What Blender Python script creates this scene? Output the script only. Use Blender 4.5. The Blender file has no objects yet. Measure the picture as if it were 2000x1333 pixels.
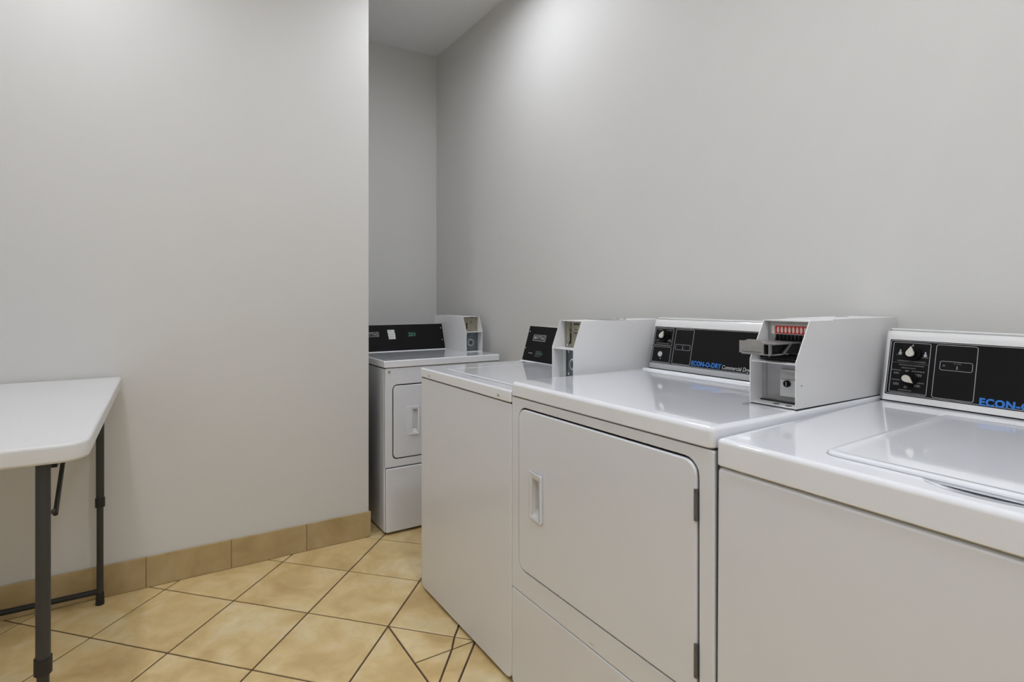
import bpy, bmesh, math, random
from mathutils import Vector, Matrix
random.seed(7)

# ------------------------------------------------------------------ camera, world, exposure
scene = bpy.context.scene
COL = scene.collection
CAM_H = 1.2
FPX, CX, CY, YAW = 1065.4, 923.0, 584.0, 30.3        # focal length / principal point in 2000x1333 pixels
cam_data = bpy.data.cameras.new('camera')
cam = bpy.data.objects.new('camera', cam_data)
COL.objects.link(cam)
cam.location = (0, 0, CAM_H)
cam.rotation_euler = (math.radians(90), 0, math.radians(-YAW))
cam_data.sensor_fit = 'HORIZONTAL'
cam_data.sensor_width = 36
cam_data.lens = FPX / 2000 * 36
cam_data.shift_x = (1000 - CX) / 2000
cam_data.shift_y = -(666.5 - CY) / 2000
cam_data.clip_start = 0.02
scene.camera = cam

world = bpy.data.worlds.new('world'); scene.world = world
world.use_nodes = True
world.node_tree.nodes['Background'].inputs[0].default_value = (0.8, 0.85, 0.9, 1)
world.node_tree.nodes['Background'].inputs[1].default_value = 0.0

vs = scene.view_settings
vs.view_transform = 'Standard'
vs.look = 'None'
vs.gamma = 1
vs.use_curve_mapping = False
vs.exposure = 0.71

# lamp strengths (emission of the flush ceiling downlights and of an added fill panel behind the camera)
DOWNLIGHTS = [((1.25, 2.18), 66.0), ((-0.32, 2.06), 66.0), ((0.70, 0.50), 108.0), ((-0.32, 0.50), 60.0)]
FILL_STRENGTH = 5.5
LAMP_WHITE = (.95, .985, 1.06)

# room dimensions
XR, YL, YB, ZC = 1.76, 2.645, 3.53, 2.945            # right wall, left (facing) wall, alcove back wall, ceiling
XE = 0.937                                           # outer corner of the left wall
X0, Y0 = -1.55, -1.75                                # walls behind / beside the camera
XF = 0.957                                           # fronts of the machine row

# ------------------------------------------------------------------ materials
def new_mat(name):
    m = bpy.data.materials.new(name); m.use_nodes = True
    nt = m.node_tree
    return m, nt, nt.nodes['Principled BSDF']

def mat(name, col, rough=0.5, metal=0.0, var=0.03, vscale=6.0, bump=0.0, bscale=80.0, spec=0.5, coat=0.0):
    m, nt, b = new_mat(name)
    L = nt.links.new
    geo = nt.nodes.new('ShaderNodeNewGeometry')
    n = nt.nodes.new('ShaderNodeTexNoise'); n.inputs['Scale'].default_value = vscale
    n.inputs['Detail'].default_value = 3
    L(geo.outputs['Position'], n.inputs['Vector'])
    r = nt.nodes.new('ShaderNodeValToRGB')
    r.color_ramp.elements[0].position = 0.3; r.color_ramp.elements[1].position = 0.7
    r.color_ramp.elements[0].color = tuple(c * (1 - var) for c in col) + (1,)
    r.color_ramp.elements[1].color = tuple(min(1, c * (1 + var)) for c in col) + (1,)
    L(n.outputs['Fac'], r.inputs['Fac']); L(r.outputs['Color'], b.inputs['Base Color'])
    b.inputs['Roughness'].default_value = rough
    b.inputs['Metallic'].default_value = metal
    b.inputs['Specular IOR Level'].default_value = spec
    b.inputs['Coat Weight'].default_value = coat
    b.inputs['Coat Roughness'].default_value = 0.03
    if bump:
        n2 = nt.nodes.new('ShaderNodeTexNoise'); n2.inputs['Scale'].default_value = bscale
        n2.inputs['Detail'].default_value = 2
        L(geo.outputs['Position'], n2.inputs['Vector'])
        bp = nt.nodes.new('ShaderNodeBump'); bp.inputs['Strength'].default_value = bump
        bp.inputs['Distance'].default_value = 0.002
        L(n2.outputs['Fac'], bp.inputs['Height']); L(bp.outputs['Normal'], b.inputs['Normal'])
    return m

def emit_mat(name, col, strength):
    m, nt, b = new_mat(name)
    b.inputs['Base Color'].default_value = (*[c * .3 for c in col], 1)
    b.inputs['Emission Color'].default_value = (*col, 1)
    b.inputs['Emission Strength'].default_value = strength
    return m

def tile_mat(name, base, light, dark, rough):
    m, nt, b = new_mat(name); L = nt.links.new; N = nt.nodes.new
    geo = N('ShaderNodeNewGeometry'); oi = N('ShaderNodeObjectInfo')
    add = N('ShaderNodeVectorMath'); add.operation = 'ADD'
    sc = N('ShaderNodeVectorMath'); sc.operation = 'SCALE'; sc.inputs['Scale'].default_value = 17.0
    comb = N('ShaderNodeCombineXYZ'); L(oi.outputs['Random'], comb.inputs[0]); L(oi.outputs['Random'], comb.inputs[1])
    L(comb.outputs[0], sc.inputs[0]); L(geo.outputs['Position'], add.inputs[0]); L(sc.outputs[0], add.inputs[1])
    n1 = N('ShaderNodeTexNoise'); n1.inputs['Scale'].default_value = 5.5; n1.inputs['Detail'].default_value = 4; n1.inputs['Distortion'].default_value = 0.6
    n2 = N('ShaderNodeTexNoise'); n2.inputs['Scale'].default_value = 14; n2.inputs['Detail'].default_value = 5; n2.inputs['Distortion'].default_value = 1.2
    L(add.outputs[0], n1.inputs['Vector']); L(add.outputs[0], n2.inputs['Vector'])
    r1 = N('ShaderNodeValToRGB'); e = r1.color_ramp.elements
    e[0].position = .30; e[0].color = (*dark, 1); e[1].position = .72; e[1].color = (*light, 1)
    mid = e.new(.5); mid.color = (*base, 1)
    L(n1.outputs['Fac'], r1.inputs['Fac'])
    r2 = N('ShaderNodeValToRGB'); f = r2.color_ramp.elements
    f[0].position = .35; f[0].color = (.84, .80, .74, 1); f[1].position = .65; f[1].color = (1, 1, 1, 1)
    L(n2.outputs['Fac'], r2.inputs['Fac'])
    mx = N('ShaderNodeMix'); mx.data_type = 'RGBA'; mx.blend_type = 'MULTIPLY'; mx.inputs['Factor'].default_value = .45
    L(r1.outputs['Color'], mx.inputs['A']); L(r2.outputs['Color'], mx.inputs['B'])
    L(mx.outputs['Result'], b.inputs['Base Color'])
    b.inputs['Roughness'].default_value = rough
    n3 = N('ShaderNodeTexNoise'); n3.inputs['Scale'].default_value = 40; L(geo.outputs['Position'], n3.inputs['Vector'])
    bp = N('ShaderNodeBump'); bp.inputs['Strength'].default_value = .12; bp.inputs['Distance'].default_value = .002
    L(n3.outputs['Fac'], bp.inputs['Height']); L(bp.outputs['Normal'], b.inputs['Normal'])
    return m

M = {}
M['wall'] = mat('wall_paint', (.715, .707, .685), .55, var=.012, vscale=1.2, bump=.10, bscale=60, spec=.35)
M['ceiling'] = mat('ceiling_paint', (.87, .875, .885), .7, var=.01, vscale=2, bump=.05, spec=.2)
M['tile'] = tile_mat('floor_tile_glaze', (.78, .585, .285), (.86, .72, .44), (.65, .455, .205), .26)
M['base_tile'] = tile_mat('baseboard_tile_glaze', (.52, .395, .205), (.585, .465, .28), (.44, .32, .155), .38)
M['grout'] = mat('dark_brown_grout', (.095, .060, .035), .9, var=.25, vscale=30)
M['base_grout'] = mat('tan_grout', (.30, .22, .12), .9, var=.15, vscale=30)
M['enamel'] = mat('white_enamel', (.78, .795, .832), .22, var=.006, vscale=2, coat=.6)
M['enamel_top'] = mat('white_enamel_lit_top', (.87, .883, .92), .06, var=.006, vscale=2, coat=.8)  # copy of the enamel, lightened to put the overhead light into the tops
M['powder'] = mat('white_powder_coat', (.80, .795, .79), .42, var=.01, vscale=9, bump=.08, bscale=240)
M['console_white'] = mat('white_console_enamel', (.79, .785, .775), .25, var=.006, vscale=2, coat=.5)
M['plastic_white'] = mat('white_plastic', (.80, .80, .80), .3, var=.01)
M['vault_grey'] = mat('vault_shade_grey', (.42, .42, .425), .4, var=.06, vscale=40)  # shade inside the coin vault, painted as a darker grey
M['dark_gap'] = mat('gasket_and_gap_shade', (.02, .02, .02), .8)  # near-black for the shade in seams, also used on the door gaskets
M['black_panel'] = mat('black_console_plate', (.006, .006, .0065), .32, var=.1, spec=.2)
M['print_grey'] = mat('pale_grey_print', (.42, .42, .42), .5)
M['print_dim'] = mat('dim_grey_print', (.13, .13, .13), .5)
M['print_teal'] = mat('teal_grey_print', (.10, .15, .145), .5)
M['print_white'] = mat('white_print', (.62, .62, .62), .5)
M['print_blue'] = mat('blue_print', (.028, .18, .58), .45)
M['ivory'] = mat('ivory_plastic', (.60, .58, .50), .35, var=.06, vscale=60)
M['black_plastic'] = mat('black_plastic', (.005, .005, .005), .4, spec=.15)
M['chrome'] = mat('chrome', (.75, .75, .75), .15, metal=1.0)
M['steel'] = mat('brushed_steel', (.46, .46, .46), .38, metal=.9, var=.08, vscale=50)
M['brass_grey'] = mat('dull_nickel_plate', (.33, .31, .24), .42, metal=.55, var=.15, vscale=40)
M['blue_steel'] = mat('blue_grey_zinc_plate', (.16, .19, .215), .4, metal=.6, var=.2, vscale=40)
M['dark_metal'] = mat('dark_grey_metal', (.045, .045, .047), .45, metal=.4)
M['hinge'] = mat('grey_hinge_metal', (.16, .16, .165), .45, metal=.6)
M['red'] = mat('red_label', (.45, .015, .015), .5)
M['pink_white'] = mat('pale_coin_symbols', (.62, .52, .46), .5)
M['paper'] = mat('white_paper_label', (.72, .73, .72), .7)
M['paper_grey'] = mat('grey_print_on_label', (.36, .37, .37), .7)
M['table_top'] = mat('white_moulded_plastic', (.72, .715, .705), .5, var=.01, vscale=5, bump=.2, bscale=300)
M['table_leg'] = mat('charcoal_powder_coat_tube', (.036, .035, .033), .5, var=.08, vscale=20)
M['leg_dark'] = mat('black_tube_sleeve', (.014, .014, .013), .5)
M['led_green'] = emit_mat('green_led_digits', (.25, .85, .60), .07)
M['trim_white'] = mat('white_lamp_trim', (.8, .8, .8), .4)
M['grey_lid'] = mat('groove_shade_and_grip_grey', (.34, .34, .345), .6)  # shade of the lid grooves as a flat grey; also the lid grip

# ------------------------------------------------------------------ mesh helpers
def link(name, me, m=None, parent=None):
    o = bpy.data.objects.new(name, me); COL.objects.link(o)
    if m is not None and me is not None and len(me.materials) == 0: me.materials.append(M[m] if isinstance(m, str) else m)
    if parent is not None: o.parent = parent
    return o

def from_bm(name, bm, m, parent=None, smooth=False, wn=False, angle=None):
    bmesh.ops.recalc_face_normals(bm, faces=bm.faces)
    me = bpy.data.meshes.new(name)
    bm.to_mesh(me); bm.free()
    if smooth:
        for p in me.polygons: p.use_smooth = True
        if angle: me.set_sharp_from_angle(angle=math.radians(angle))
    o = link(name, me, m, parent)
    if wn:
        w = o.modifiers.new('weighted_normals', 'WEIGHTED_NORMAL'); w.keep_sharp = True; w.weight = 80
    return o

def box_bm(bm, x0, x1, y0, y1, z0, z1):
    v = [bm.verts.new(p) for p in [(x0, y0, z0), (x1, y0, z0), (x1, y1, z0), (x0, y1, z0), (x0, y0, z1), (x1, y0, z1), (x1, y1, z1), (x0, y1, z1)]]
    for f in [(0, 3, 2, 1), (4, 5, 6, 7), (0, 1, 5, 4), (1, 2, 6, 5), (2, 3, 7, 6), (3, 0, 4, 7)]:
        bm.faces.new([v[i] for i in f])
    return v

def rbox(name, x0, x1, y0, y1, z0, z1, m, parent=None, r=0.0, seg=3):
    bm = bmesh.new(); box_bm(bm, x0, x1, y0, y1, z0, z1)
    if r > 0:
        bmesh.ops.bevel(bm, geom=bm.edges[:], offset=r, segments=seg, affect='EDGES', profile=.5)
        return from_bm(name, bm, m, parent, smooth=True, wn=True)
    return from_bm(name, bm, m, parent)

def rrect(x0, x1, z0, z1, r, k=5):
    """rounded rectangle; r = one radius or (bl, br, tr, tl); counter-clockwise from bottom-left"""
    if not isinstance(r, (tuple, list)): r = (r,) * 4
    pts = []
    for (cx, cz, a0, rr) in ((x0, z0, 180, r[0]), (x1, z0, 270, r[1]), (x1, z1, 0, r[2]), (x0, z1, 90, r[3])):
        ox = cx + (rr if cx == x0 else -rr); oz = cz + (rr if cz == z0 else -rr)
        for i in range(k + 1):
            a = math.radians(a0 + 90 * i / k)
            pts.append((ox + rr * math.cos(a), oz + rr * math.sin(a)))
    return pts

def prism_bm(bm, pts, d0, d1, place):
    """closed prism of a 2D loop between offsets d0 and d1; place(a, b, d) gives the 3D point"""
    A = [bm.verts.new(place(a, b, d0)) for a, b in pts]
    B = [bm.verts.new(place(a, b, d1)) for a, b in pts]
    n = len(pts)
    bm.faces.new(A); bm.faces.new(B[::-1])
    for i in range(n):
        j = (i + 1) % n
        bm.faces.new([A[i], B[i], B[j], A[j]])
    return A, B

def front(a, b, d): return (a, d, b)                 # a = across, b = up, d = depth into the machine

def ring_bm(bm, outer, inner, d0, d1, place):
    n = len(outer)
    Ao = [bm.verts.new(place(a, b, d0)) for a, b in outer]; Ai = [bm.verts.new(place(a, b, d0)) for a, b in inner]
    Bo = [bm.verts.new(place(a, b, d1)) for a, b in outer]; Bi = [bm.verts.new(place(a, b, d1)) for a, b in inner]
    for i in range(n):
        j = (i + 1) % n
        bm.faces.new([Ao[i], Ao[j], Ai[j], Ai[i]]); bm.faces.new([Bo[i], Bi[i], Bi[j], Bo[j]])
        bm.faces.new([Ao[i], Bo[i], Bo[j], Ao[j]]); bm.faces.new([Ai[i], Ai[j], Bi[j], Bi[i]])
    return Ao, Ai

def bevel_loops(bm, verts, off, seg=2):
    s = set(verts)
    ed = [e for e in bm.edges if e.verts[0] in s and e.verts[1] in s and any(len(f.verts) > 4 or True for f in e.link_faces)]
    # only the rim edges: those whose two faces are not coplanar
    bm.normal_update()
    ed = [e for e in ed if len(e.link_faces) == 2 and e.calc_face_angle(0) > .5]
    bmesh.ops.bevel(bm, geom=ed, offset=off, segments=seg, affect='EDGES', profile=.5)

def tube_bm(bm, p0, p1, r, n=14, r1=None):
    p0, p1 = Vector(p0), Vector(p1); d = (p1 - p0).normalized()
    u = d.orthogonal().normalized(); w = d.cross(u)
    r1 = r if r1 is None else r1
    A = [bm.verts.new(p0 + r * (math.cos(2 * math.pi * i / n) * u + math.sin(2 * math.pi * i / n) * w)) for i in range(n)]
    B = [bm.verts.new(p1 + r1 * (math.cos(2 * math.pi * i / n) * u + math.sin(2 * math.pi * i / n) * w)) for i in range(n)]
    bm.faces.new(A[::-1]); bm.faces.new(B)
    for i in range(n):
        j = (i + 1) % n; bm.faces.new([A[i], A[j], B[j], B[i]])

def tube(name, pts, r, m, parent, n=14):
    """round bar through points, elbows filled with spheres"""
    bm = bmesh.new()
    for a, b in zip(pts[:-1], pts[1:]): tube_bm(bm, a, b, r, n)
    for p in pts[1:-1]: bmesh.ops.create_uvsphere(bm, u_segments=n, v_segments=8, radius=r, matrix=Matrix.Translation(p))
    return from_bm(name, bm, m, parent, smooth=True, angle=40)

def thing(name, label, cat, loc=(0, 0, 0), rotz=0.0, group=None):
    o = bpy.data.objects.new(name, None); COL.objects.link(o)
    o.empty_display_size = .1
    o.location = loc; o.rotation_euler = (0, 0, rotz)
    o['label'] = label; o['category'] = cat
    if group: o['group'] = group
    return o

def struct(o, label=None):
    o['kind'] = 'structure'
    if label: o['label'] = label
    return o

def text_verts(s, bold=0.0, shear=0.0, spacing=1.0):
    c = bpy.data.curves.new('lettering', 'FONT'); c.body = s; c.size = 1; c.offset = bold; c.shear = shear
    c.space_character = spacing; c.resolution_u = 3
    o = bpy.data.objects.new('lettering', c); COL.objects.link(o)
    dg = bpy.context.evaluated_depsgraph_get()
    me = bpy.data.meshes.new_from_object(o.evaluated_get(dg))
    V = [(v.co.x, v.co.y) for v in me.vertices]; F = [tuple(p.vertices) for p in me.polygons]
    bpy.data.objects.remove(o); bpy.data.curves.remove(c); bpy.data.meshes.remove(me)
    return V, F

def lettering(name, s, u0, v0, w, h, place, m, parent, bold=0.0, shear=0.0, spacing=1.0, d=-.0012, pad=None):
    """flat print of s fitted into the box u0..u0+w, v0..v0+h of a face"""
    V, F = text_verts(s, bold, shear, spacing)
    xs = [p[0] for p in V]; ys = [p[1] for p in V]
    x0, x1, y0, y1 = min(xs), max(xs), min(ys), max(ys)
    if pad: y0, y1 = pad
    P = [place(u0 + (x - x0) / (x1 - x0) * w, v0 + (y - y0) / (y1 - y0) * h, d) for x, y in V]
    me = bpy.data.meshes.new(name); me.from_pydata(P, [], F)
    return link(name, me, m, parent)

def frame_print(name, u0, u1, v0, v1, t, r, place, m, parent, d=-.0011):
    bm = bmesh.new()
    ring_bm(bm, rrect(u0, u1, v0, v1, r, 3), rrect(u0 + t, u1 - t, v0 + t, v1 - t, max(r - t, .0005), 3), d, d + .0004, place)
    return from_bm(name, bm, m, parent)

def bars_print(name, bars, place, m, parent, d=-.0011):
    """small lines of illegible print, as thin broken bars (u0, u1, v, height)"""
    bm = bmesh.new(); rnd = random.Random(3)
    for (u0, u1, v, h) in bars:
        u = u0
        while u < u1 - .0005:
            e = min(u1, u + rnd.uniform(.0025, .006))
            prism_bm(bm, [(u, v), (e, v), (e, v + h), (u, v + h)], d, d + .0003, place)
            u = e + .0009
    o = from_bm(name, bm, m, parent); o['kind'] = 'stuff'
    return o

def disc_bm(bm, a, b, r, d0, d1, place, n=20):
    prism_bm(bm, [(a + r * math.cos(2 * math.pi * i / n), b + r * math.sin(2 * math.pi * i / n)) for i in range(n)], d0, d1, place)

def disc(name, a, b, r, d0, d1, place, m, parent, n=20):
    bm = bmesh.new(); disc_bm(bm, a, b, r, d0, d1, place, n)
    return from_bm(name, bm, m, parent, smooth=True, angle=40)

# ------------------------------------------------------------------ room shell
def wall(name, x0, x1, y0, y1, z0, z1, m='wall', label=None):
    return struct(rbox(name, x0, x1, y0, y1, z0, z1, m), label)

wall('wall_left', X0 - .12, XE, YL, YB + .12, -.02, ZC, label='pale grey painted wall beside the folding table')
wall('wall_back', XE, XR + .12, YB, YB + .12, -.02, ZC, label='back wall of the alcove behind the far dryer')
wall('wall_right', XR, XR + .12, Y0 - .12, YB, -.02, ZC, label='long pale grey wall behind the row of machines')
wall('wall_front', X0 - .12, XR, Y0 - .12, Y0, -.02, ZC, label='wall behind the camera')
wall('wall_side', X0 - .12, X0, Y0, YL, -.02, ZC, label='side wall of the room beyond the table')
wall('ceiling', X0 - .12, XR + .12, Y0 - .12, YB + .12, ZC, ZC + .1, 'ceiling', 'grey painted ceiling')
floor = wall('floor', X0 - .12, XR + .12, Y0 - .12, YB + .12, -.12, -.004, 'grout', 'tan tiled floor laid diagonally with dark grout')

# floor tiles: square lattice turned by 45 degrees, clipped to the room
def clip(poly, inside, cut):
    out = []
    for i, p in enumerate(poly):
        q = poly[(i + 1) % len(poly)]
        a, b = inside(p), inside(q)
        if a: out.append(p)
        if a != b: out.append(cut(p, q))
    return out
def clip_x(poly, x, keep_less):
    return clip(poly, (lambda p: p[0] <= x) if keep_less else (lambda p: p[0] >= x),
                lambda p, q: (x, p[1] + (q[1] - p[1]) * (x - p[0]) / (q[0] - p[0])))
def clip_y(poly, y, keep_less):
    return clip(poly, (lambda p: p[1] <= y) if keep_less else (lambda p: p[1] >= y),
                lambda p, q: (p[0] + (q[0] - p[0]) * (y - p[1]) / (q[1] - p[1]), y))
def area(poly):
    return .5 * sum(p[0] * q[1] - q[0] * p[1] for p, q in zip(poly, poly[1:] + poly[:1]))
def dedupe(poly):
    out = []
    for p in poly:
        if not out or (abs(p[0] - out[-1][0]) + abs(p[1] - out[-1][1])) > 1e-5: out.append(p)
    if len(out) > 1 and abs(out[0][0] - out[-1][0]) + abs(out[0][1] - out[-1][1]) < 1e-5: out.pop()
    return out
def inset(poly, t):
    n = len(poly); lines = []
    for i in range(n):
        p, q = poly[i], poly[(i + 1) % n]
        dx, dy = q[0] - p[0], q[1] - p[1]; l = math.hypot(dx, dy)
        lines.append((p[0] - dy / l * t, p[1] + dx / l * t, dx / l, dy / l))
    out = []
    for i in range(n):
        x1, y1, a1, b1 = lines[i - 1]; x2, y2, a2, b2 = lines[i]
        det = a1 * b2 - b1 * a2
        if abs(det) < 1e-6: out.append((x2, y2)); continue
        s = ((x2 - x1) * b2 - (y2 - y1) * a2) / det
        out.append((x1 + a1 * s, y1 + b1 * s))
    return out
def tile_mesh(poly, origin, gap=.0033):
    bm = bmesh.new()
    rings = [(inset(poly, gap), -.006), (inset(poly, gap), -.0012), (inset(poly, gap + .0016), 0.0)]
    V = [[bm.verts.new((x - origin[0], y - origin[1], z)) for x, y in r] for r, z in rings]
    n = len(poly)
    for a, b in zip(V[:-1], V[1:]):
        for i in range(n): bm.faces.new([a[i], a[(i + 1) % n], b[(i + 1) % n], b[i]])
    bm.faces.new(V[-1]); bm.faces.new(V[0][::-1])
    bmesh.ops.recalc_face_normals(bm, faces=bm.faces)
    me = bpy.data.meshes.new('tile'); bm.to_mesh(me); bm.free(); me.materials.append(M['tile'])
    return me

HD = .234; TX, TY = .274, 2.351
full = None
def add_tile(poly):
    poly = dedupe(poly)
    if len(poly) < 3 or abs(area(poly)) < .0006: return
    if area(poly) < 0: poly = poly[::-1]
    cx = sum(p[0] for p in poly) / len(poly); cy = sum(p[1] for p in poly) / len(poly)
    o = link('tile', tile_mesh(poly, (cx, cy)), None, floor); o.location = (cx, cy, 0)
J = (TX + 2 * HD, TY - 2 * HD)
def lat(i, j): return (TX + i * HD, TY + j * HD)
T1c, T2c = (2, -3), (3, -2)                          # the two tiles laid as cut pieces beside the machine row
def room_clip(poly):
    res = []
    for (xa, xb, ya, yb) in ((X0, XR, Y0, YL), (XE, XR, YL, YB)):
        p = clip_y(clip_y(clip_x(clip_x(poly, xb, True), xa, False), yb, True), ya, False) if poly else []
        if len(p) >= 3 and abs(area(p)) > 1e-5: res.append(p)
    if len(res) == 2:                                # one tile crossing the alcove line stays whole when it lies right of the corner
        if min(p[0] for p in poly) >= XE: return [poly if max(p[0] for p in poly) <= XR else clip_x(poly, XR, True)]
    return res
for i in range(-9, 8):
    for j in range(-19, 7):
        if (i + j) % 2 == 0: continue
        if (i, j) in (T1c, T2c): continue
        c = lat(i, j)
        poly = [(c[0], c[1] + HD), (c[0] - HD, c[1]), (c[0], c[1] - HD), (c[0] + HD, c[1])]
        if min(p[1] for p in poly) > YB or max(p[1] for p in poly) < Y0 or max(p[0] for p in poly) < X0 or min(p[0] for p in poly) > XR: continue
        inside = all(X0 <= p[0] <= XR and Y0 <= p[1] <= YL for p in poly)
        if inside:
            if full is None: full = tile_mesh(poly, c)
            o = link('tile', full, None, floor); o.location = (*c, 0)
        else:
            for q in room_clip(poly): add_tile(q)
# cut pieces
a, b_, c_, d_ = (.921, J[1] - (.921 - J[0])), (.976, J[1] - HD), (.881, 1.648), (J[0], 1.648)
low = (J[0], J[1] - 2 * HD); e_ = (J[0], 1.493); K = lat(3, -1); far_c = lat(4, -2); g_ = (1.144, K[1] - (1.144 - K[0]))
for piece in ([J, (J[0] - HD, J[1] - HD), low], [J, d_, c_, a], [a, c_, b_], [d_, e_, c_], [c_, e_, low, b_], [J, a, g_, K], [a, b_, far_c, g_]):
    add_tile(piece)

# tiled baseboard along the left wall
BH, BT = .128, .011
base = struct(rbox('baseboard_left', X0, XE + .004, YL - BT + .002, YL + .004, 0, BH - .002, 'base_grout'), 'tan tile baseboard along the wall by the table')
bx = .947
edges = [.947]
for e in (.627, .298, -.028): edges.append(e)
while edges[-1] > X0: edges.append(edges[-1] - .326)
for xr, xl in zip(edges[:-1], edges[1:]):
    rbox('tile', max(xl, X0 + .001) + .0018, xr - .0018, YL - BT, YL - .001, .0015, BH, 'base_tile', base, r=.0015, seg=2)

# ------------------------------------------------------------------ ceiling downlights and an added fill panel (above the frame)
def downlight(x, y, strength, where):
    t = thing('ceiling_downlight', 'round flush white ceiling downlight ' + where, 'ceiling light', (x, y, ZC), 0, 'flush ceiling downlights')
    bm = bmesh.new()
    def rad(r, k=28): return [(r * math.cos(2 * math.pi * i / k), r * math.sin(2 * math.pi * i / k)) for i in range(k)]
    ring_bm(bm, rad(.105), rad(.0865), 0, -.026, lambda a, b, d: (a, b, d))
    from_bm('trim_ring', bm, 'trim_white', t, smooth=True, angle=40)
    bm = bmesh.new(); disc_bm(bm, 0, 0, .086, -.009, -.001, lambda a, b, d: (a, b, d), 28)
    from_bm('lens', bm, emit_mat('lamp_lens', LAMP_WHITE, strength), t)
for (p, s), where in zip(DOWNLIGHTS, ('above the third machine, next to the alcove', 'above the far end of the folding table', 'above the floor before the near washer', 'above the spot left of the camera')):
    downlight(*p, s, where)
t = thing('ceiling_fill_panel', 'added rectangular fill light panel on the ceiling behind the camera', 'ceiling light', (-.1, -.95, ZC))  # unseen light panel, added to lift the ambient light of the room
bm = bmesh.new(); ring_bm(bm, rrect(-.62, .62, -.32, .32, .004, 2), rrect(-.585, .585, -.285, .285, .004, 2), 0, -.015, lambda a, b, d: (a, b, d))
from_bm('frame', bm, 'trim_white', t)
bm = bmesh.new(); prism_bm(bm, rrect(-.585, .585, -.285, .285, .004, 2), -.010, -.001, lambda a, b, d: (a, b, d))
from_bm('fill_surface', bm, emit_mat('fill_panel_glow', LAMP_WHITE, FILL_STRENGTH), t)

# ------------------------------------------------------------------ laundry machines (local: x across from the left, y depth from the front, z up)
def cabinet(root, w, d0, depth, z0, z1, m='enamel', r=.006, corner=.0):
    bm = bmesh.new()
    A, B = prism_bm(bm, rrect(0, w, z0, z1, (max(corner, r + .002), max(corner, r + .002), r + .002, r + .002), 4), d0, depth, front)
    bevel_loops(bm, A, r, 3)
    return from_bm('cabinet', bm, m, root, smooth=True, wn=True)

def top_panel(root, w, depth, z0, zf, zr, r=.02, m='enamel_top', ov=.0):
    """deck of the machine; front edge height zf, rear height zr"""
    bm = bmesh.new(); v = box_bm(bm, -ov, w + ov, -.004, depth, z0, zf)
    for q in v:
        if q.co.z > z0 + .001 and q.co.y > .1: q.co.z = zr
    bm.normal_update()
    ed = [e for e in bm.edges if all(x.co.z > z0 + .001 for x in e.verts) or (abs(e.verts[0].co.z - e.verts[1].co.z) > .01)]
    bmesh.ops.bevel(bm, geom=ed, offset=r, segments=5, affect='EDGES', profile=.5)
    bmesh.ops.bevel(bm, geom=[e for e in bm.edges if all(abs(x.co.z - z0) < 1e-5 for x in e.verts) and len(e.link_faces) == 2], offset=.003, segments=2, affect='EDGES')
    return from_bm('top_panel', bm, m, root, smooth=True, wn=True)

class Face:
    """sloping console face: u across, v up the slope, d outwards negative"""
    def __init__(s, y0, z0, y1, z1):
        L = math.hypot(y1 - y0, z1 - z0); s.y0, s.z0 = y0, z0
        s.sy, s.sz = (y1 - y0) / L, (z1 - z0) / L
        s.ny, s.nz = s.sz, -s.sy                     # pointing into the housing
    def __call__(s, u, v, d):
        return (u, s.y0 + v * s.sy + d * s.ny, s.z0 + v * s.sz + d * s.nz)

def console_housing(root, u0, u1, prof, m, r=.012, seg=4):
    bm = bmesh.new()
    A, B = prism_bm(bm, prof, u0, u1, lambda a, b, d: (d, a, b))
    bm.normal_update()
    zmin = min(p[1] for p in prof)
    ed = [e for e in bm.edges if not all(abs(v.co.z - zmin) < 1e-4 for v in e.verts) and e.calc_face_angle(0) > .3]
    if r: bmesh.ops.bevel(bm, geom=ed, offset=r, segments=seg, affect='EDGES', profile=.5)
    return from_bm('console', bm, m, root, smooth=True, wn=True)

def knob(name, u, v, F, parent, rot, rb=.020, m='ivory'):
    """round black dial with a raised teardrop grip"""
    bm = bmesh.new()
    disc_bm(bm, u, v, rb, -.0105, -.001, F, 24)
    disc_bm(bm, u, v, rb * .62, -.0185, -.010, F, 20)
    me_o = from_bm(name, bm, 'black_plastic', parent, smooth=True, angle=40)
    me_o.data.materials.append(M[m])
    # teardrop grip as part of the same knob mesh
    bm = bmesh.new(); bm.from_mesh(me_o.data); nf = len(bm.faces)
    pts = []
    for i in range(18):
        a = 2 * math.pi * i / 18
        rr = .0085
        x, y = rr * math.sin(a), rr * math.cos(a) * 1.05
        if y > 0: x *= 1 - .9 * (y / (rr * 1.05)) ** 1.3; y *= 1.9
        cr, sr = math.cos(rot), math.sin(rot)
        pts.append((u + x * cr - y * sr, v + x * sr + y * cr - .002))
    prism_bm(bm, pts, -.024, -.0185, F)
    bm.faces.ensure_lookup_table()
    for f in bm.faces[nf:]: f.material_index = 1
    bmesh.ops.recalc_face_normals(bm, faces=bm.faces)
    bm.to_mesh(me_o.data); bm.free()
    return me_o

def screw(parent, a, b, d0, d1, place, r=.004, m='steel'):
    return disc('screw', a, b, r, d0, d1, place, m, parent, 10)

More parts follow.
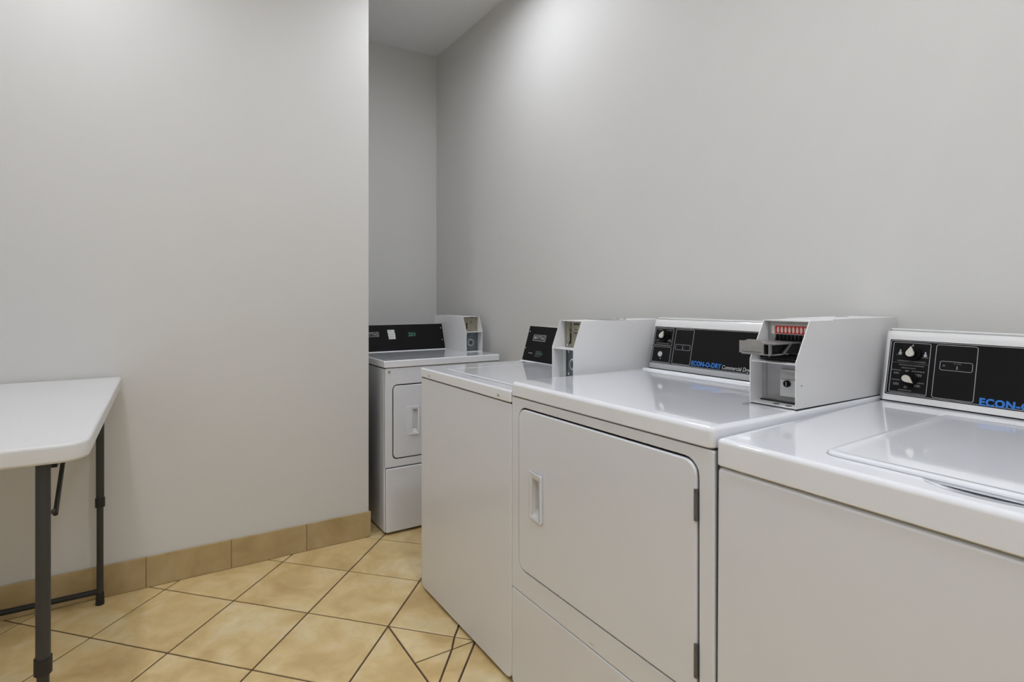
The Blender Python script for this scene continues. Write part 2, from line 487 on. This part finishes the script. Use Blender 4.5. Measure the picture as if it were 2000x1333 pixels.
def door(root, u0, u1, z0, z1, rad, hu0, hu1, hz0, hz1, hinge=True, d=-.003, lip=.024, cup=.0168):
    """hinged front door with a recessed pull"""
    k = 5
    bm = bmesh.new()
    A, Ai = ring_bm(bm, rrect(u0, u1, z0, z1, rad, k), rrect(hu0 + lip - .004, hu1 - .004, hz0 + .008, hz1 - .012, .004, k), d, d + .022, front)
    bevel_loops(bm, A, .004, 2)
    o = from_bm('door', bm, 'enamel', root, smooth=True, wn=True)
    # pull: raised bezel that swells towards the right, and the cup behind it
    bm = bmesh.new()
    outer = rrect(hu0, hu1, hz0, hz1, .004, k); inner = rrect(hu0 + lip, hu1 - .009, hz0 + .012, hz1 - .016, .004, k)
    def wedge(a, b, q):
        if q == 0: return (a, d + .0005, b)
        t_ = (a - hu0) / (hu1 - hu0)
        return (a, d - .0008 - .0095 * t_, b)
    Ao, Ai = ring_bm(bm, outer, inner, 1, 0, lambda a, b, q: wedge(a, b, q))
    bevel_loops(bm, Ao, .0015, 2)
    h = from_bm('door_handle', bm, 'enamel', o, smooth=True, wn=True)
    bm = bmesh.new()
    lo = inner; n = len(lo)
    sh = rrect(hu0 + lip + .002, hu1 - .011, hz0 + .030, hz1 - .018, .003, k)
    V0 = [bm.verts.new((a_, d - .001, b2)) for a_, b2 in lo]; V1 = [bm.verts.new((a_, d + cup, b2)) for a_, b2 in sh]
    for i in range(n): bm.faces.new([V0[i], V0[(i + 1) % n], V1[(i + 1) % n], V1[i]])
    bm.faces.new(V1)
    from_bm('handle_cup', bm, 'plastic_white', o)
    if hinge:
        for hz in hinge:
            bm = bmesh.new(); box_bm(bm, u1 - .003, u1 + .0035, d - .0025, d + .014, hz[0], hz[1])
            tube_bm(bm, (u1 + .0015, d - .0015, hz[0] + .008), (u1 + .0005, d - .002, hz[1] - .008), .003, 8)
            from_bm('hinge', bm, 'hinge', o)
    return o

def front_frame(root, w, z0, z1, du0, du1, dz0, dz1, rad, gap=.0045, d=0.0, name='front_panel'):
    bm = bmesh.new()
    A, Ai = ring_bm(bm, rrect(0, w, z0, z1, .006, 5), rrect(du0 - gap, du1 + gap, dz0 - gap, dz1 + gap, rad + gap, 5), d, d + .02, front)
    bevel_loops(bm, A + Ai, .003, 2)
    return from_bm(name, bm, 'enamel', root, smooth=True, wn=True)

def coin_box(root, u0, u1, y0, z0, h, kink, back, depth, th=.0022):
    """sheet metal coin box: two side plates, roof, shelf, floor plate and rear"""
    prof = [(y0, z0), (y0 + depth, z0), (y0 + depth, z0 + h), (y0 + back, z0 + h), (y0, z0 + kink)]
    bm = bmesh.new()
    for a in (u0, u1 - th): prism_bm(bm, prof, a, a + th, lambda p, q, d: (d, p, q))
    i0, i1 = u0 + th, u1 - th
    box_bm(bm, i0, i1, y0 + back, y0 + depth, z0 + h - th, z0 + h)          # roof
    box_bm(bm, i0, i1, y0 + depth - th, y0 + depth, z0, z0 + h - th)        # rear
    box_bm(bm, i0, i1, y0 + .001, y0 + depth - th, z0, z0 + th)             # floor plate
    o = from_bm('coin_box', bm, 'powder', root)
    rbox('shelf', i0, i1, y0 + .003, y0 + .085, z0 + kink - .006, z0 + kink - .003, 'powder', o)
    return o, i0, i1

# ---- Speed-style console shared by the near washer and its neighbouring dryer
def econ_console(root, w, yb, zb, yt, zt, back, u0, u1, second):
    F = Face(yb, zb, yt, zt)
    zc = zt - .014; yc = yb + (yt - yb) * (zc - zb) / (zt - .006 - zb)
    prof = [(yb, zb), (back, zb), (back, zt - .006), (yt + .012, zt - .004), (yc, zc)]
    F = Face(yb, zb, yt, zt - .006)
    c = console_housing(root, u0, u1, prof, 'console_white', .011, 4)
    c['label'] = 'white console housing with a black control plate'
    return c, F

def econ_plate(c, F, us, ue, vb=.015, vt=.155):
    bm = bmesh.new(); prism_bm(bm, rrect(us, ue, vb, vt, .002, 2), -.0008, .002, F)
    p = from_bm('control_plate', bm, 'black_panel', c)
    frame_print('plate_border', us + .002, ue - .002, vb + .002, vt - .002, .0011, .004, F, 'print_grey', c)
    return p

# ================= near washer
W1 = thing('washing_machine', 'white top-load washer nearest the camera, two ivory teardrop knobs on its black console', 'washing machine', (XF, .6905, 0), math.radians(-90))
W1.rotation_euler[1] = math.radians(.4)          # the washer leans a little to its right
w, dep = .655, .722
cabinet(W1, w, 0, dep, .012, .8695, r=.008)
rbox('top_gap_shade', .004, w - .004, .011, dep - .01, .868, .876, 'dark_gap', W1)  # black filler that paints the shade of the seam under the deck
deck = top_panel(W1, w, dep, .8725, .927, .943, r=.010)
def deck_z(y): return .927 + (.943 - .927) * (y + .004) / (dep + .004)
def deckplace(a, b, d): return (a, b, deck_z(b) + d)
# lid: shallow raised panel with a rim channel and a finger scoop in front
bm = bmesh.new()
lo = rrect(.165, .600, .060, .552, .022, 6); li = rrect(.172, .593, .067, .545, .017, 6)
ring_bm(bm, rrect(.1635, .6015, .0585, .5535, .0235, 6), lo, .0001, .0006, deckplace)
from_bm('lid_groove_shade', bm, 'grey_lid', deck)  # flat grey ring painting the shade of the groove round the lid
bm = bmesh.new()
n = len(lo)
r0 = [bm.verts.new(deckplace(a_, b2, -.004)) for a_, b2 in lo]
r1 = [bm.verts.new(deckplace(a_, b2, .0035)) for a_, b2 in lo]
r2 = [bm.verts.new(deckplace(a_, b2, .0062)) for a_, b2 in rrect(.168, .597, .063, .549, .020, 6)]
r3 = [bm.verts.new(deckplace(a_, b2, .0066)) for a_, b2 in rrect(.176, .589, .073, .541, .016, 6)]
r4 = [bm.verts.new(deckplace(a_, b2, .0030)) for a_, b2 in rrect(.190, .575, .088, .520, .014, 6)]
for A_, B_ in ((r0, r1), (r1, r2), (r2, r3), (r3, r4)):
    for i in range(n): bm.faces.new([A_[i], A_[(i + 1) % n], B_[(i + 1) % n], B_[i]])
bm.faces.new(r4)
lid = from_bm('lid', bm, 'enamel_top', W1, smooth=True, wn=True)
# finger scoop: a shallow dish pressed into the deck in front of the lid
bm = bmesh.new(); bmesh.ops.create_uvsphere(bm, u_segments=40, v_segments=24, radius=1.0, matrix=Matrix.Translation((.384, .058, .9335)) @ Matrix.Diagonal((.080, .040, .0125, 1)))
cutter = from_bm('scoop_cutter', bm, 'enamel_top', W1)
bo = deck.modifiers.new('scoop', 'BOOLEAN'); bo.operation = 'DIFFERENCE'; bo.object = cutter; bo.solver = 'EXACT'
deck.modifiers.move(1, 0)
deck_me = bpy.data.meshes.new_from_object(deck.evaluated_get(bpy.context.evaluated_depsgraph_get()))
deck.modifiers.clear(); deck.data = deck_me
bpy.data.objects.remove(cutter)

c, F = econ_console(W1, w, .646, .9450, .687, 1.129, dep, .001, w - .001, None)
rbox('console_shadow_gap', .004, w - .004, .650, dep - .01, .930, .9465, 'dark_gap', W1)  # black strip painting the shade under the console
econ_plate(c, F, .014, w - .014)
frame_print('dial_frame', .022, .100, .020, .149, .0011, .004, F, 'print_grey', c)
frame_print('option_frame', .110, .188, .020, .149, .0011, .005, F, 'print_grey', c)
frame_print('indicator_frame', .120, .181, .088, .110, .0009, .004, F, 'print_grey', c)
lettering('indicator_lettering', 'IN USE', .146, .1035, .014, .0038, F, 'print_dim', c)
bars_print('indicator_light', [(.152, .1535, .092, .008)], F, 'print_grey', c)
disc('pilot_light', .128, .099, .0022, -.0014, -.0005, F, 'print_dim', c, 10)
bars_print('dial_print', [(.034, .092, .1005, .0030), (.022, .100, .0965, .0009), (.038, .090, .0905, .0026), (.044, .074, .0835, .0026),
                          (.024, .044, .0765, .0026), (.066, .092, .0765, .0028), (.026, .044, .052, .0026), (.072, .093, .049, .0026),
                          (.042, .070, .0275, .0028), (.026, .096, .0225, .0022), (.030, .041, .116, .0014), (.084, .097, .113, .002)], F, 'print_dim', c)
bars_print('cycle_symbols', [(.029, .040, .068, .0045), (.073, .088, .066, .006), (.030, .042, .040, .006), (.074, .086, .040, .006), (.053, .060, .073, .0065), (.053, .060, .034, .006)], F, 'print_dim', c, d=-.0009)
def bulb(u, v, s):
    bm = bmesh.new(); disc_bm(bm, u, v, .0042 * s, -.0014, -.0008, F, 14)
    prism_bm(bm, [(u - .0020 * s, v + .002 * s), (u + .0020 * s, v + .002 * s), (u + .0014 * s, v + .0105 * s), (u - .0014 * s, v + .0105 * s)], -.0014, -.0008, F)
    from_bm('temperature_symbol', bm, 'print_grey', c)
bulb(.038, .121, .9); bulb(.063, .136, .8); bulb(.090, .119, .85)
knob('knob', .066, .122, F, c, math.radians(-4), .017)
knob('knob', .064, .058, F, c, math.radians(-125), .017)
lettering('brand_lettering', 'ECON-O-WASH', .198, .0165, .156, .0175, F, 'print_blue', c, bold=.045, spacing=1.08)
lettering('type_lettering', 'Commercial Washer', .362, .0165, .115, .0135, F, 'print_white', c, shear=.15)

# ================= dryer next to it
D1 = thing('clothes_dryer', 'white front-door dryer with a red coin slide, between the two washers', 'dryer', (XF, 1.397, 0), math.radians(-90))
w, dep = .706, .722
cabinet(D1, w, .016, dep, .012, .8985, r=.004)
bm = bmesh.new(); A, B = prism_bm(bm, rrect(0, w, .012, .3095, (.02, .02, .004, .004), 4), 0, .015, front); bevel_loops(bm, A, .003, 2)
from_bm('lower_panel', bm, 'enamel', D1, smooth=True, wn=True)
d1_front = front_frame(D1, w, .3115, .8985, .0405, .6665, .3865, .8685, .030)
bm = bmesh.new(); prism_bm(bm, [(.346, .3262), (.362, .3240), (.362, .3246), (.352, .3258)], -.0004, .001, front); from_bm('scuff', bm, 'dark_metal', d1_front)
rbox('door_gasket', .03, .675, .0145, .0175, .37, .88, 'dark_gap', D1)
dr = door(D1, .0405, .6665, .3865, .8685, .030, .090, .161, .557, .695, hinge=((.747, .812), (.427, .496)))
# the bore left for the pull must not show the gasket
rbox('top_gap_shade', .005, w - .005, .006, dep - .01, .896, .906, 'dark_gap', D1)
top_panel(D1, w, dep, .9015, .945, .948, r=.012)
c, F = econ_console(D1, w, .583, .954, .623, 1.137, dep, .012, .586, None)
rbox('console_shadow_gap', .018, .586, .586, dep - .02, .944, .956, 'dark_gap', D1)  # black strip in place of the shade below this console
rbox('rear_rail', .012, .586, .556, .574, .940, .9535, 'enamel_top', D1, r=.006)
econ_plate(c, F, .022, .578, .018, .150)
frame_print('dial_frame', .028, .106, .082, .144, .0010, .003, F, 'print_grey', c)
frame_print('start_frame', .028, .106, .023, .078, .0010, .003, F, 'print_grey', c)
frame_print('option_frame', .116, .190, .023, .144, .0011, .004, F, 'print_grey', c)
frame_print('indicator_frame', .123, .182, .072, .091, .0009, .003, F, 'print_grey', c)
lettering('indicator_lettering', 'IN USE', .146, .0855, .014, .0036, F, 'print_dim', c)
bars_print('indicator_light', [(.152, .1535, .0755, .008)], F, 'print_grey', c)
bars_print('dial_print', [(.036, .058, .138, .0025), (.078, .100, .136, .003), (.034, .050, .099, .0022), (.038, .094, .0885, .0030), (.034, .098, .0845, .0012)], F, 'print_dim', c)
for (uu, vv) in ((.050, .131), (.094, .103), (.088, .101), (.098, .100)):
    disc('heat_symbol', uu, vv, .0035, -.0014, -.0008, F, 'print_dim', c, 10)
knob('knob', .072, .117, F, c, math.radians(-20), .021)
bm = bmesh.new(); disc_bm(bm, .066, .051, .0095, -.006, -.001, F, 20); disc_bm(bm, .066, .051, .0065, -.010, -.006, F, 20)
from_bm('start_button', bm, 'chrome', c, smooth=True, angle=40)
disc('start_symbol', .066, .036, .0032, -.0014, -.0008, F, 'print_dim', c, 12)
lettering('brand_lettering', 'ECON-O-DRY', .195, .0245, .112, .0165, F, 'print_blue', c, bold=.04, spacing=1.05)
lettering('type_lettering', 'Commercial Dryer', .310, .0210, .103, .0170, F, 'print_white', c, shear=.2)

# coin box with push-in coin slide
U0, U1, Y0B, Z0B = .589, .7005, .298, .9490
cb, i0, i1 = coin_box(D1, U0, U1, Y0B, Z0B, .199, .105, .057, .486)
rbox('base_gap_shade', U0 + .002, U1 - .001, Y0B + .003, Y0B + .46, .944, Z0B, 'dark_gap', cb)  # dark strip painting the shaded gap under the coin box
cb['label'] = 'white coin box with a push-in coin slide'
rbox('back_plate', i0, i1, Y0B + .073, Y0B + .075, Z0B + .102, Z0B + .196, 'steel', cb)
# label plate with coin symbols (red, eight pale ovals)
def cbp(yc): return lambda a, b, d: (a, yc + d, b)
P = cbp(Y0B + .066)
bm = bmesh.new(); prism_bm(bm, [(i0 + .012, 1.108), (i1 - .006, 1.108), (i1 - .006, 1.1395), (i0 + .012, 1.1395)], 0, .004, P)
from_bm('label_plate', bm, 'steel', cb)
bm = bmesh.new(); prism_bm(bm, [(i0 + .0235, 1.1155), (i1 - .0085, 1.1155), (i1 - .0105, 1.1345), (i0 + .0235, 1.1345)], -.0008, .0002, P)
lp = from_bm('coin_label', bm, 'red', cb)
us = [i0 + .030 + k * .0092 for k in range(8)]
for q in us:
    bm = bmesh.new(); prism_bm(bm, [(q + .0028 * math.cos(2 * math.pi * i / 12), 1.1245 + .0078 * math.sin(2 * math.pi * i / 12)) for i in range(12)], -.0014, -.0006, P)
    from_bm('coin_symbol', bm, 'pink_white', cb)
bm = bmesh.new(); prism_bm(bm, [(i0 + .0145, 1.1145), (i0 + .0215, 1.1145), (i0 + .0215, 1.1335), (i0 + .0145, 1.1335)], -.0012, -.0004, P)
from_bm('price_strip', bm, 'pink_white', cb)
for q in us:
    bm = bmesh.new(); prism_bm(bm, [(q - .0018, 1.1135), (q + .0018, 1.1135), (q + .0018, 1.1075), (q + .0002, 1.0985), (q - .0038, 1.0985), (q - .0018, 1.1075)], -.008, .001, P)
    from_bm('coin_slot', bm, 'black_plastic', cb)
# slide: channel body with open side, cross struts and the grey push plate in front
bm = bmesh.new()
ys, ye = .236, Y0B + .066            # local depth of the front end / where it enters the plate
zu, zl = 1.0975, 1.074
ul, ur = .606, .677
box_bm(bm, ul, ur, ys + .004, ye, zu - .0025, zu)
box_bm(bm, ul, ur, ys + .004, ys + .075, zl - .003, zl)
box_bm(bm, ul, ul + .002, ys + .004, ye, zl, zu - .0025)
box_bm(bm, ur - .004, ur, ys, ys + .008, zl - .003, zu)
prism_bm(bm, [(ys + .050, zl - .003), (ys + .057, zl - .003), (ys + .088, zu - .002), (ys + .081, zu - .002)], ur - .004, ur, lambda p, q, d: (d, p, q))
from_bm('coin_slide', bm, 'steel', cb)
bm = bmesh.new(); box_bm(bm, ul + .004, ur - .009, ys + .012, ye - .004, zl + .002, zu - .005)
from_bm('slide_core', bm, 'black_plastic', cb)
bm = bmesh.new(); prism_bm(bm, [(ys + .058, zl + .001), (ye + .006, zl - .004), (ye + .006, zu - .003), (ys + .089, zu - .003)], ur - .012, ur - .008, lambda p, q, d: (d, p, q))
from_bm('slide_cover', bm, 'dark_metal', cb)
bm = bmesh.new(); prism_bm(bm, [(.607, 1.0745), (.6665, 1.0745), (.6665, 1.0985), (.660, 1.1065), (.628, 1.1065), (.618, 1.1025), (.607, 1.1025)], ys - .006, ys - .001, front)
from_bm('push_plate', bm, 'steel', cb)
bm = bmesh.new(); box_bm(bm, .668, .6715, ys - .005, ys + .006, 1.076, 1.096); from_bm('slide_gap_shade', bm, 'black_plastic', cb)  # black box standing in for the shaded gap beside the push plate
bars_print('push_plate_engraving', [(.615, .660, 1.0775, .0014)], cbp(ys - .006), 'dark_metal', cb, d=-.0004)
rbox('slide_bed', i0 + .012, i1, Y0B + .020, Y0B + .075, 1.058, 1.066, 'black_plastic', cb)
rbox('slide_bed_rail', i0, i0 + .03, Y0B + .035, Y0B + .075, 1.056, 1.075, 'steel', cb)
# lower vault: recessed door with lock
vd = rbox('vault_door', i0 + .010, i1, Y0B + .052, Y0B + .056, Z0B + .004, Z0B + .098, 'vault_grey', cb)
rbox('vault_side', i0, i0 + .010, Y0B + .048, Y0B + .060, Z0B + .004, Z0B + .100, 'vault_grey', cb)
rbox('vault_dark_line', i0, i1, Y0B + .040, Y0B + .06, Z0B + .0022, Z0B + .0055, 'dark_metal', cb)  # thin dark line near the back of the vault floor
rbox('lock_plate', i0 + .046, i1 - .001, Y0B + .046, Y0B + .052, Z0B + .018, Z0B + .058, 'paper', cb)
rbox('name_strip', i0 + .046, i1 - .001, Y0B + .047, Y0B + .052, Z0B + .059, Z0B + .082, 'steel', cb)
bars_print('vault_lettering', [(i0 + .052, i1 - .02, Z0B + .070, .006)], cbp(Y0B + .047), 'print_grey', cb, d=-.0004)
lk = disc('lock', i0 + .064, Z0B + .049, .0078, Y0B + .040, Y0B + .047, front, 'black_plastic', cb, 18)
bm = bmesh.new(); box_bm(bm, i0 + .0632, i0 + .0648, Y0B + .0392, Y0B + .0402, Z0B + .044, Z0B + .054)
from_bm('keyhole', bm, 'steel', cb)
for (uu, yy) in ((i0 + .052, Y0B + .020), (i0 + .083, Y0B + .016)):
    disc('floor_hole', uu, yy, .0075, Z0B + .0020, Z0B + .0026, lambda a, b, d: (a, b, d), 'dark_metal', cb, 16)
screw(cb, U1 + .0006, 0, 0, 0, lambda a, b, d: (a, Y0B + .03 + b, Z0B + .055 + d), r=.0001) if False else None
bm = bmesh.new(); tube_bm(bm, (U1 - .001, Y0B + .022, Z0B + .052), (U1 + .0008, Y0B + .022, Z0B + .052), .0024, 10); from_bm('screw', bm, 'steel', cb)
rbox('roof_lip', U0, U1, Y0B + .16, Y0B + .484, Z0B + .199, Z0B + .2015, 'powder', cb)
bm = bmesh.new()
for k, q in enumerate((.02, .026, .031, .039, .045)):
    box_bm(bm, U0 + q, U0 + q + .004, Y0B + .352, Y0B + .364, Z0B + .2012, Z0B + .2020)
from_bm('roof_stamping', bm, 'dark_metal', cb)['kind'] = 'stuff'

# ================= far washer of the row (black console)
W2 = thing('washing_machine', 'white top-load washer with a plain front panel, third machine along the right wall', 'washing machine', (XF, 2.06, 0), math.radians(-90))
w, dep = .660, .722
cabinet(W2, w, 0, dep, .012, .874, r=.005, corner=.03)
rbox('top_gap_shade', .003, w - .003, .004, dep - .01, .872, .880, 'dark_gap', W2)
dk = top_panel(W2, w, dep, .877, .9155, .9175, r=.007)
for uu in (.087, .593): screw(dk, uu, .891, -.0065, -.003, front, r=.0042)
flat = lambda zz: (lambda a, b, d: (a, b, zz + d))
bm = bmesh.new()
n = 28
lo = rrect(.115, .605, .055, .498, .012, 6); n = len(lo)
ring_bm(bm, rrect(.1135, .6065, .0535, .4995, .013, 6), lo, .0004, .0009, flat(.9160)); from_bm('lid_groove_shade', bm, 'grey_lid', dk)  # grey outline stands for the shaded groove, not cut into the deck
bm = bmesh.new()
rs = [[bm.verts.new((a_, b2, zz)) for a_, b2 in q] for q, zz in ((lo, .912), (lo, .9175), (rrect(.118, .602, .058, .495, .010, 6), .9195), (rrect(.13, .59, .07, .483, .01, 6), .9195), (rrect(.137, .583, .077, .476, .01, 6), .9178))]
for A_, B_ in zip(rs[:-1], rs[1:]):
    for i in range(n): bm.faces.new([A_[i], A_[(i + 1) % n], B_[(i + 1) % n], B_[i]])
bm.faces.new(rs[-1])
lid2 = from_bm('lid', bm, 'enamel_top', W2, smooth=True, wn=True)
rbox('lid_grip', .335, .365, .044, .053, .9155, .9172, 'grey_lid', lid2)

def black_console(root, u0, u1, yb, zb, yt, zt, back):
    prof = [(yb + .004, zb), (back, zb), (back, zt - .006), (yt + .03, zt - .002), (yt + .004, zt - .002)]
    cc = console_housing(root, u0 + .003, u1 - .003, prof, 'console_white', .002, 1)
    F = Face(yb, zb, yt, zt)
    L = math.hypot(yt - yb, zt - zb)
    bm = bmesh.new(); prism_bm(bm, rrect(u0, u1, .003, L, .003, 2), -.0006, .0045, F)
    from_bm('control_plate', bm, 'black_panel', cc)
    cc['label'] = 'console with a black front plate'
    return cc, F
def logo(cc, F, u0, u1, v0, v1):
    frame_print('logo_frame', u0, u1, v0, v1, .0022, .001, F, 'print_grey', cc)
    lettering('logo_lettering', 'MAYTAG', u0 + .0065, v0 + .0065, u1 - u0 - .013, v1 - v0 - .0115, F, 'print_grey', cc, bold=.02)
c2, F2 = black_console(W2, .000, .524, .511, .9175, .559, 1.0735, .70)
rbox('console_foot', 0, .524, .500, .513, .915, .9200, 'enamel_top', W2, r=.002)
logo(c2, F2, .046, .136, .096, .124)
bars_print('instruction_print', [(.036, .066, .036, .0028)], F2, 'print_grey', c2)
bars_print('instruction_text', [(.088, .128, .047, .003), (.090, .138, .040, .0036), (.088, .138, .033, .0036), (.084, .124, .025, .0030)], F2, 'print_teal', c2)
for (uu, vv) in ((.0115, .137), (.0075, .059)): screw(c2, uu, vv, -.003, -.0004, F2, r=.0035)

def slot_box(root, u0, u1, y0, z0, h, kink, back, depth):
    """coin box with a nickel coin-slot plate above and a round lock below"""
    b, i0, i1 = coin_box(root, u0, u1, y0, z0, h, kink, back, depth)
    b['label'] = 'white coin box with coin slot above and round lock below'
    zk = z0 + kink
    cp = rbox('coin_plate', i0 + .004, i1, y0 + .056, y0 + .059, zk - .002, z0 + h - .003, 'brass_grey', b)
    rbox('plate_seam', i0 + .034, i0 + .036, y0 + .0548, y0 + .0562, zk + .01, z0 + h - .006, 'dark_metal', b)
    Pl = lambda a, q, d: (a, y0 + .056 + d, q)
    bm = bmesh.new(); prism_bm(bm, [(i0 + .030, zk + .048), (i0 + .036, zk + .045), (i0 + .036, zk + .022), (i0 + .031, zk + .012), (i0 + .024, zk + .008), (i0 + .026, zk + .012), (i0 + .031, zk + .022)], -.0022, 0, Pl)
    from_bm('coin_slot', bm, 'black_plastic', b)
    disc('return_button', i0 + .027, zk + .058, .006, -.006, 0, Pl, 'brass_grey', b, 14)
    disc('return_knob', i0 + .024, zk + .006, .0042, -.008, 0, Pl, 'chrome', b, 12)
    bars_print('plate_lettering', [(i0 + .050, i0 + .078, zk + .078, .0055), (i0 + .052, i0 + .070, zk + .047, .004), (i0 + .056, i0 + .068, zk + .060, .003)], Pl, 'dark_metal', b, d=-.0004)
    vd = rbox('vault_door', i0 + .012, i1, y0 + .052, y0 + .055, z0 + .003, zk - .006, 'blue_steel', b)
    rbox('vault_side', i0, i0 + .012, y0 + .050, y0 + .056, z0 + .003, zk - .006, 'powder', b)
    rbox('vault_seam', i0 + .018, i0 + .0195, y0 + .0508, y0 + .0522, z0 + .006, zk - .010, 'dark_metal', b)
    Pv = lambda a, q, d: (a, y0 + .052 + d, q)
    um = (i0 + i1) / 2 + .002
    bm = bmesh.new(); disc_bm(bm, um, z0 + .052, .021, -.005, 0, Pv, 24); from_bm('lock_ring', bm, 'chrome', b, smooth=True, angle=40)
    disc('lock', um, z0 + .052, .0155, -.008, -.004, Pv, 'blue_steel', b, 20)
    bm = bmesh.new(); box_bm(bm, um - .002, um + .002, y0 + .0435, y0 + .0442, z0 + .044, z0 + .060); from_bm('keyhole', bm, 'black_plastic', b)
    for zz in (z0 + .016, zk - .018): disc('screw', i0 + .029, zz, .0042, -.003, 0, Pv, 'chrome', b, 10)
    return b
b2 = slot_box(W2, .525, .6395, .268, .9170, .206, .113, .037, .445)
bm = bmesh.new(); tube_bm(bm, (.55, .565, 1.1225), (.55, .565, 1.1262), .005, 10); from_bm('roof_screw', bm, 'steel', b2); bm = bmesh.new(); tube_bm(bm, (.575, .575, 1.1225), (.575, .575, 1.1255), .005, 10); from_bm('roof_screw', bm, 'steel', b2)
rbox('roof_plate', .528, .636, .43, .52, 1.1228, 1.1243, 'steel', b2)

# ================= far dryer in the alcove
D2 = thing('clothes_dryer', 'white dryer standing in the far alcove, green digits on its black console', 'dryer', (1.003, 2.600, 0), 0)
w, dep = .692, .70
def far_cab():
    bm = bmesh.new(); A, B = prism_bm(bm, rrect(.004, w - .004, .010, .846, .009, 3), .014, dep, front); bevel_loops(bm, A, .006, 2)
    return from_bm('cabinet', bm, 'enamel', D2, smooth=True, wn=True)
far_cab()
bm = bmesh.new(); A, B = prism_bm(bm, rrect(.010, w - .010, .013, .3365, .006, 4), -.002, .013, front); bevel_loops(bm, A, .005, 3)
from_bm('lower_panel', bm, 'enamel', D2, smooth=True, wn=True)
bm = bmesh.new()
A, Ai = ring_bm(bm, rrect(.005, w - .005, .3425, .846, .008, 5), rrect(.0455, .6465, .381, .7612, .025, 5), 0, .013, front)
bevel_loops(bm, A + Ai, .003, 2); fp = from_bm('front_panel', bm, 'enamel', D2, smooth=True, wn=True)
rbox('door_gasket', .04, .652, .0115, .0145, .374, .768, 'dark_gap', D2)
door(D2, .0505, .6415, .386, .756, .020, .118, .190, .496, .645, hinge=None, d=-.002, lip=.035, cup=.0125)
screw(fp, .026, .829, -.004, 0, front, r=.006); screw(fp, w - .026, .829, -.004, 0, front, r=.006)
rbox('top_gap_shade', .006, w - .006, .004, dep - .01, .844, .852, 'dark_gap', D2)
top_panel(D2, w, dep, .849, .886, .887, r=.006)
c4, F4 = black_console(D2, .004, .5765, .444, .889, .494, 1.042, .66)
rbox('console_foot', .002, .5765, .432, .446, .884, .8905, 'enamel_top', D2, r=.002)
logo(c4, F4, .052, .150, .091, .119)
st = rbox('care_sticker', 0, .001, 0, .001, 0, .001, 'paper', c4)
bpy.data.objects.remove(st)
for (ua, ub, va, vb) in ((.206, .250, .110, .130), (.208, .253, .090, .109), (.210, .253, .0725, .089)):
    bm = bmesh.new(); prism_bm(bm, [(ua, va), (ub, va), (ub, vb), (ua, vb)], -.0013, -.0006, F4); from_bm('sticker', bm, 'paper', c4)
    bars_print('sticker_print', [(ua + .007, ub - .008, va + .008, .004)], F4, 'paper_grey', c4, d=-.0016)
lettering('display_digits', '201', .338, .086, .046, .024, F4, 'led_green', c4)
for vv in (.133, .057): screw(c4, .564, vv, -.003, -.0004, F4, r=.0042)
slot_box(D2, .577, .688, .177, .8865, .207, .121, .04, .42)

# ------------------------------------------------------------------ folding table at the left
TZ = .884
T = thing('folding_table', 'white plastic folding table on charcoal adjustable legs against the left wall', 'table', (-.119, 2.05, 0), math.radians(-.7))
y1, y0 = .578, -.580; x1, x0 = 0.0, -.61
bm = bmesh.new()
A, B = prism_bm(bm, rrect(x0, x1, y0, y1, (.055, .055, .012, .012), 8), TZ - .042, TZ, lambda a, b, d: (a, b, d))
bevel_loops(bm, B, .008, 3); 
bevel_loops(bm, [v for v in bm.verts if abs(v.co.z - TZ + .042) < 1e-5], .008, 2)
tt = from_bm('table_top', bm, 'table_top', T, smooth=True, wn=True)
rbox('side_rail', x1 - .085, x1 - .065, y0 + .08, y1 - .08, TZ - .068, TZ - .042, 'leg_dark', T)
rbox('side_rail', x0 + .065, x0 + .085, y0 + .08, y1 - .08, TZ - .068, TZ - .042, 'leg_dark', T)
for (ly, sgn, inx) in ((y1 - .040, -1, .070), (y0 + .030, 1, .083)):
    LX = (x1 - inx, x0 + inx)
    for lx in LX:
        bm = bmesh.new(); tube_bm(bm, (lx, ly, .385), (lx, ly, TZ - .042), .0138, 16)
        lg = from_bm('leg', bm, 'table_leg', T, smooth=True, angle=40)
        bm = bmesh.new(); tube_bm(bm, (lx, ly, .012), (lx, ly, .40), .0115, 16); from_bm('lower_tube', bm, 'table_leg', lg, smooth=True, angle=40)
        bm = bmesh.new(); tube_bm(bm, (lx, ly, .383), (lx, ly, .417), .0168, 16); from_bm('collar', bm, 'leg_dark', lg, smooth=True, angle=40)
        bm = bmesh.new(); tube_bm(bm, (lx, ly, 0), (lx, ly, .045), .0150, 16, .0135); from_bm('foot_cap', bm, 'leg_dark', lg, smooth=True, angle=40)
        # folding brace hooked to the leg
        by = ly + sgn * .055
        br = tube('brace', [(lx + .014, by, .708), (lx + .004, by + sgn * .21, .800), (lx, by + sgn * .30, TZ - .050)], .0055, 'leg_dark', T, 10)
        tube('hook', [(lx, ly, .728), (lx + .012, ly + sgn * .028, .722), (lx + .010, by + sgn * .004, .716)], .004, 'leg_dark', br, 8)
    tube('crossbar', [(LX[1], ly, .050), (LX[0], ly, .050)], .0105, 'leg_dark', T, 12)
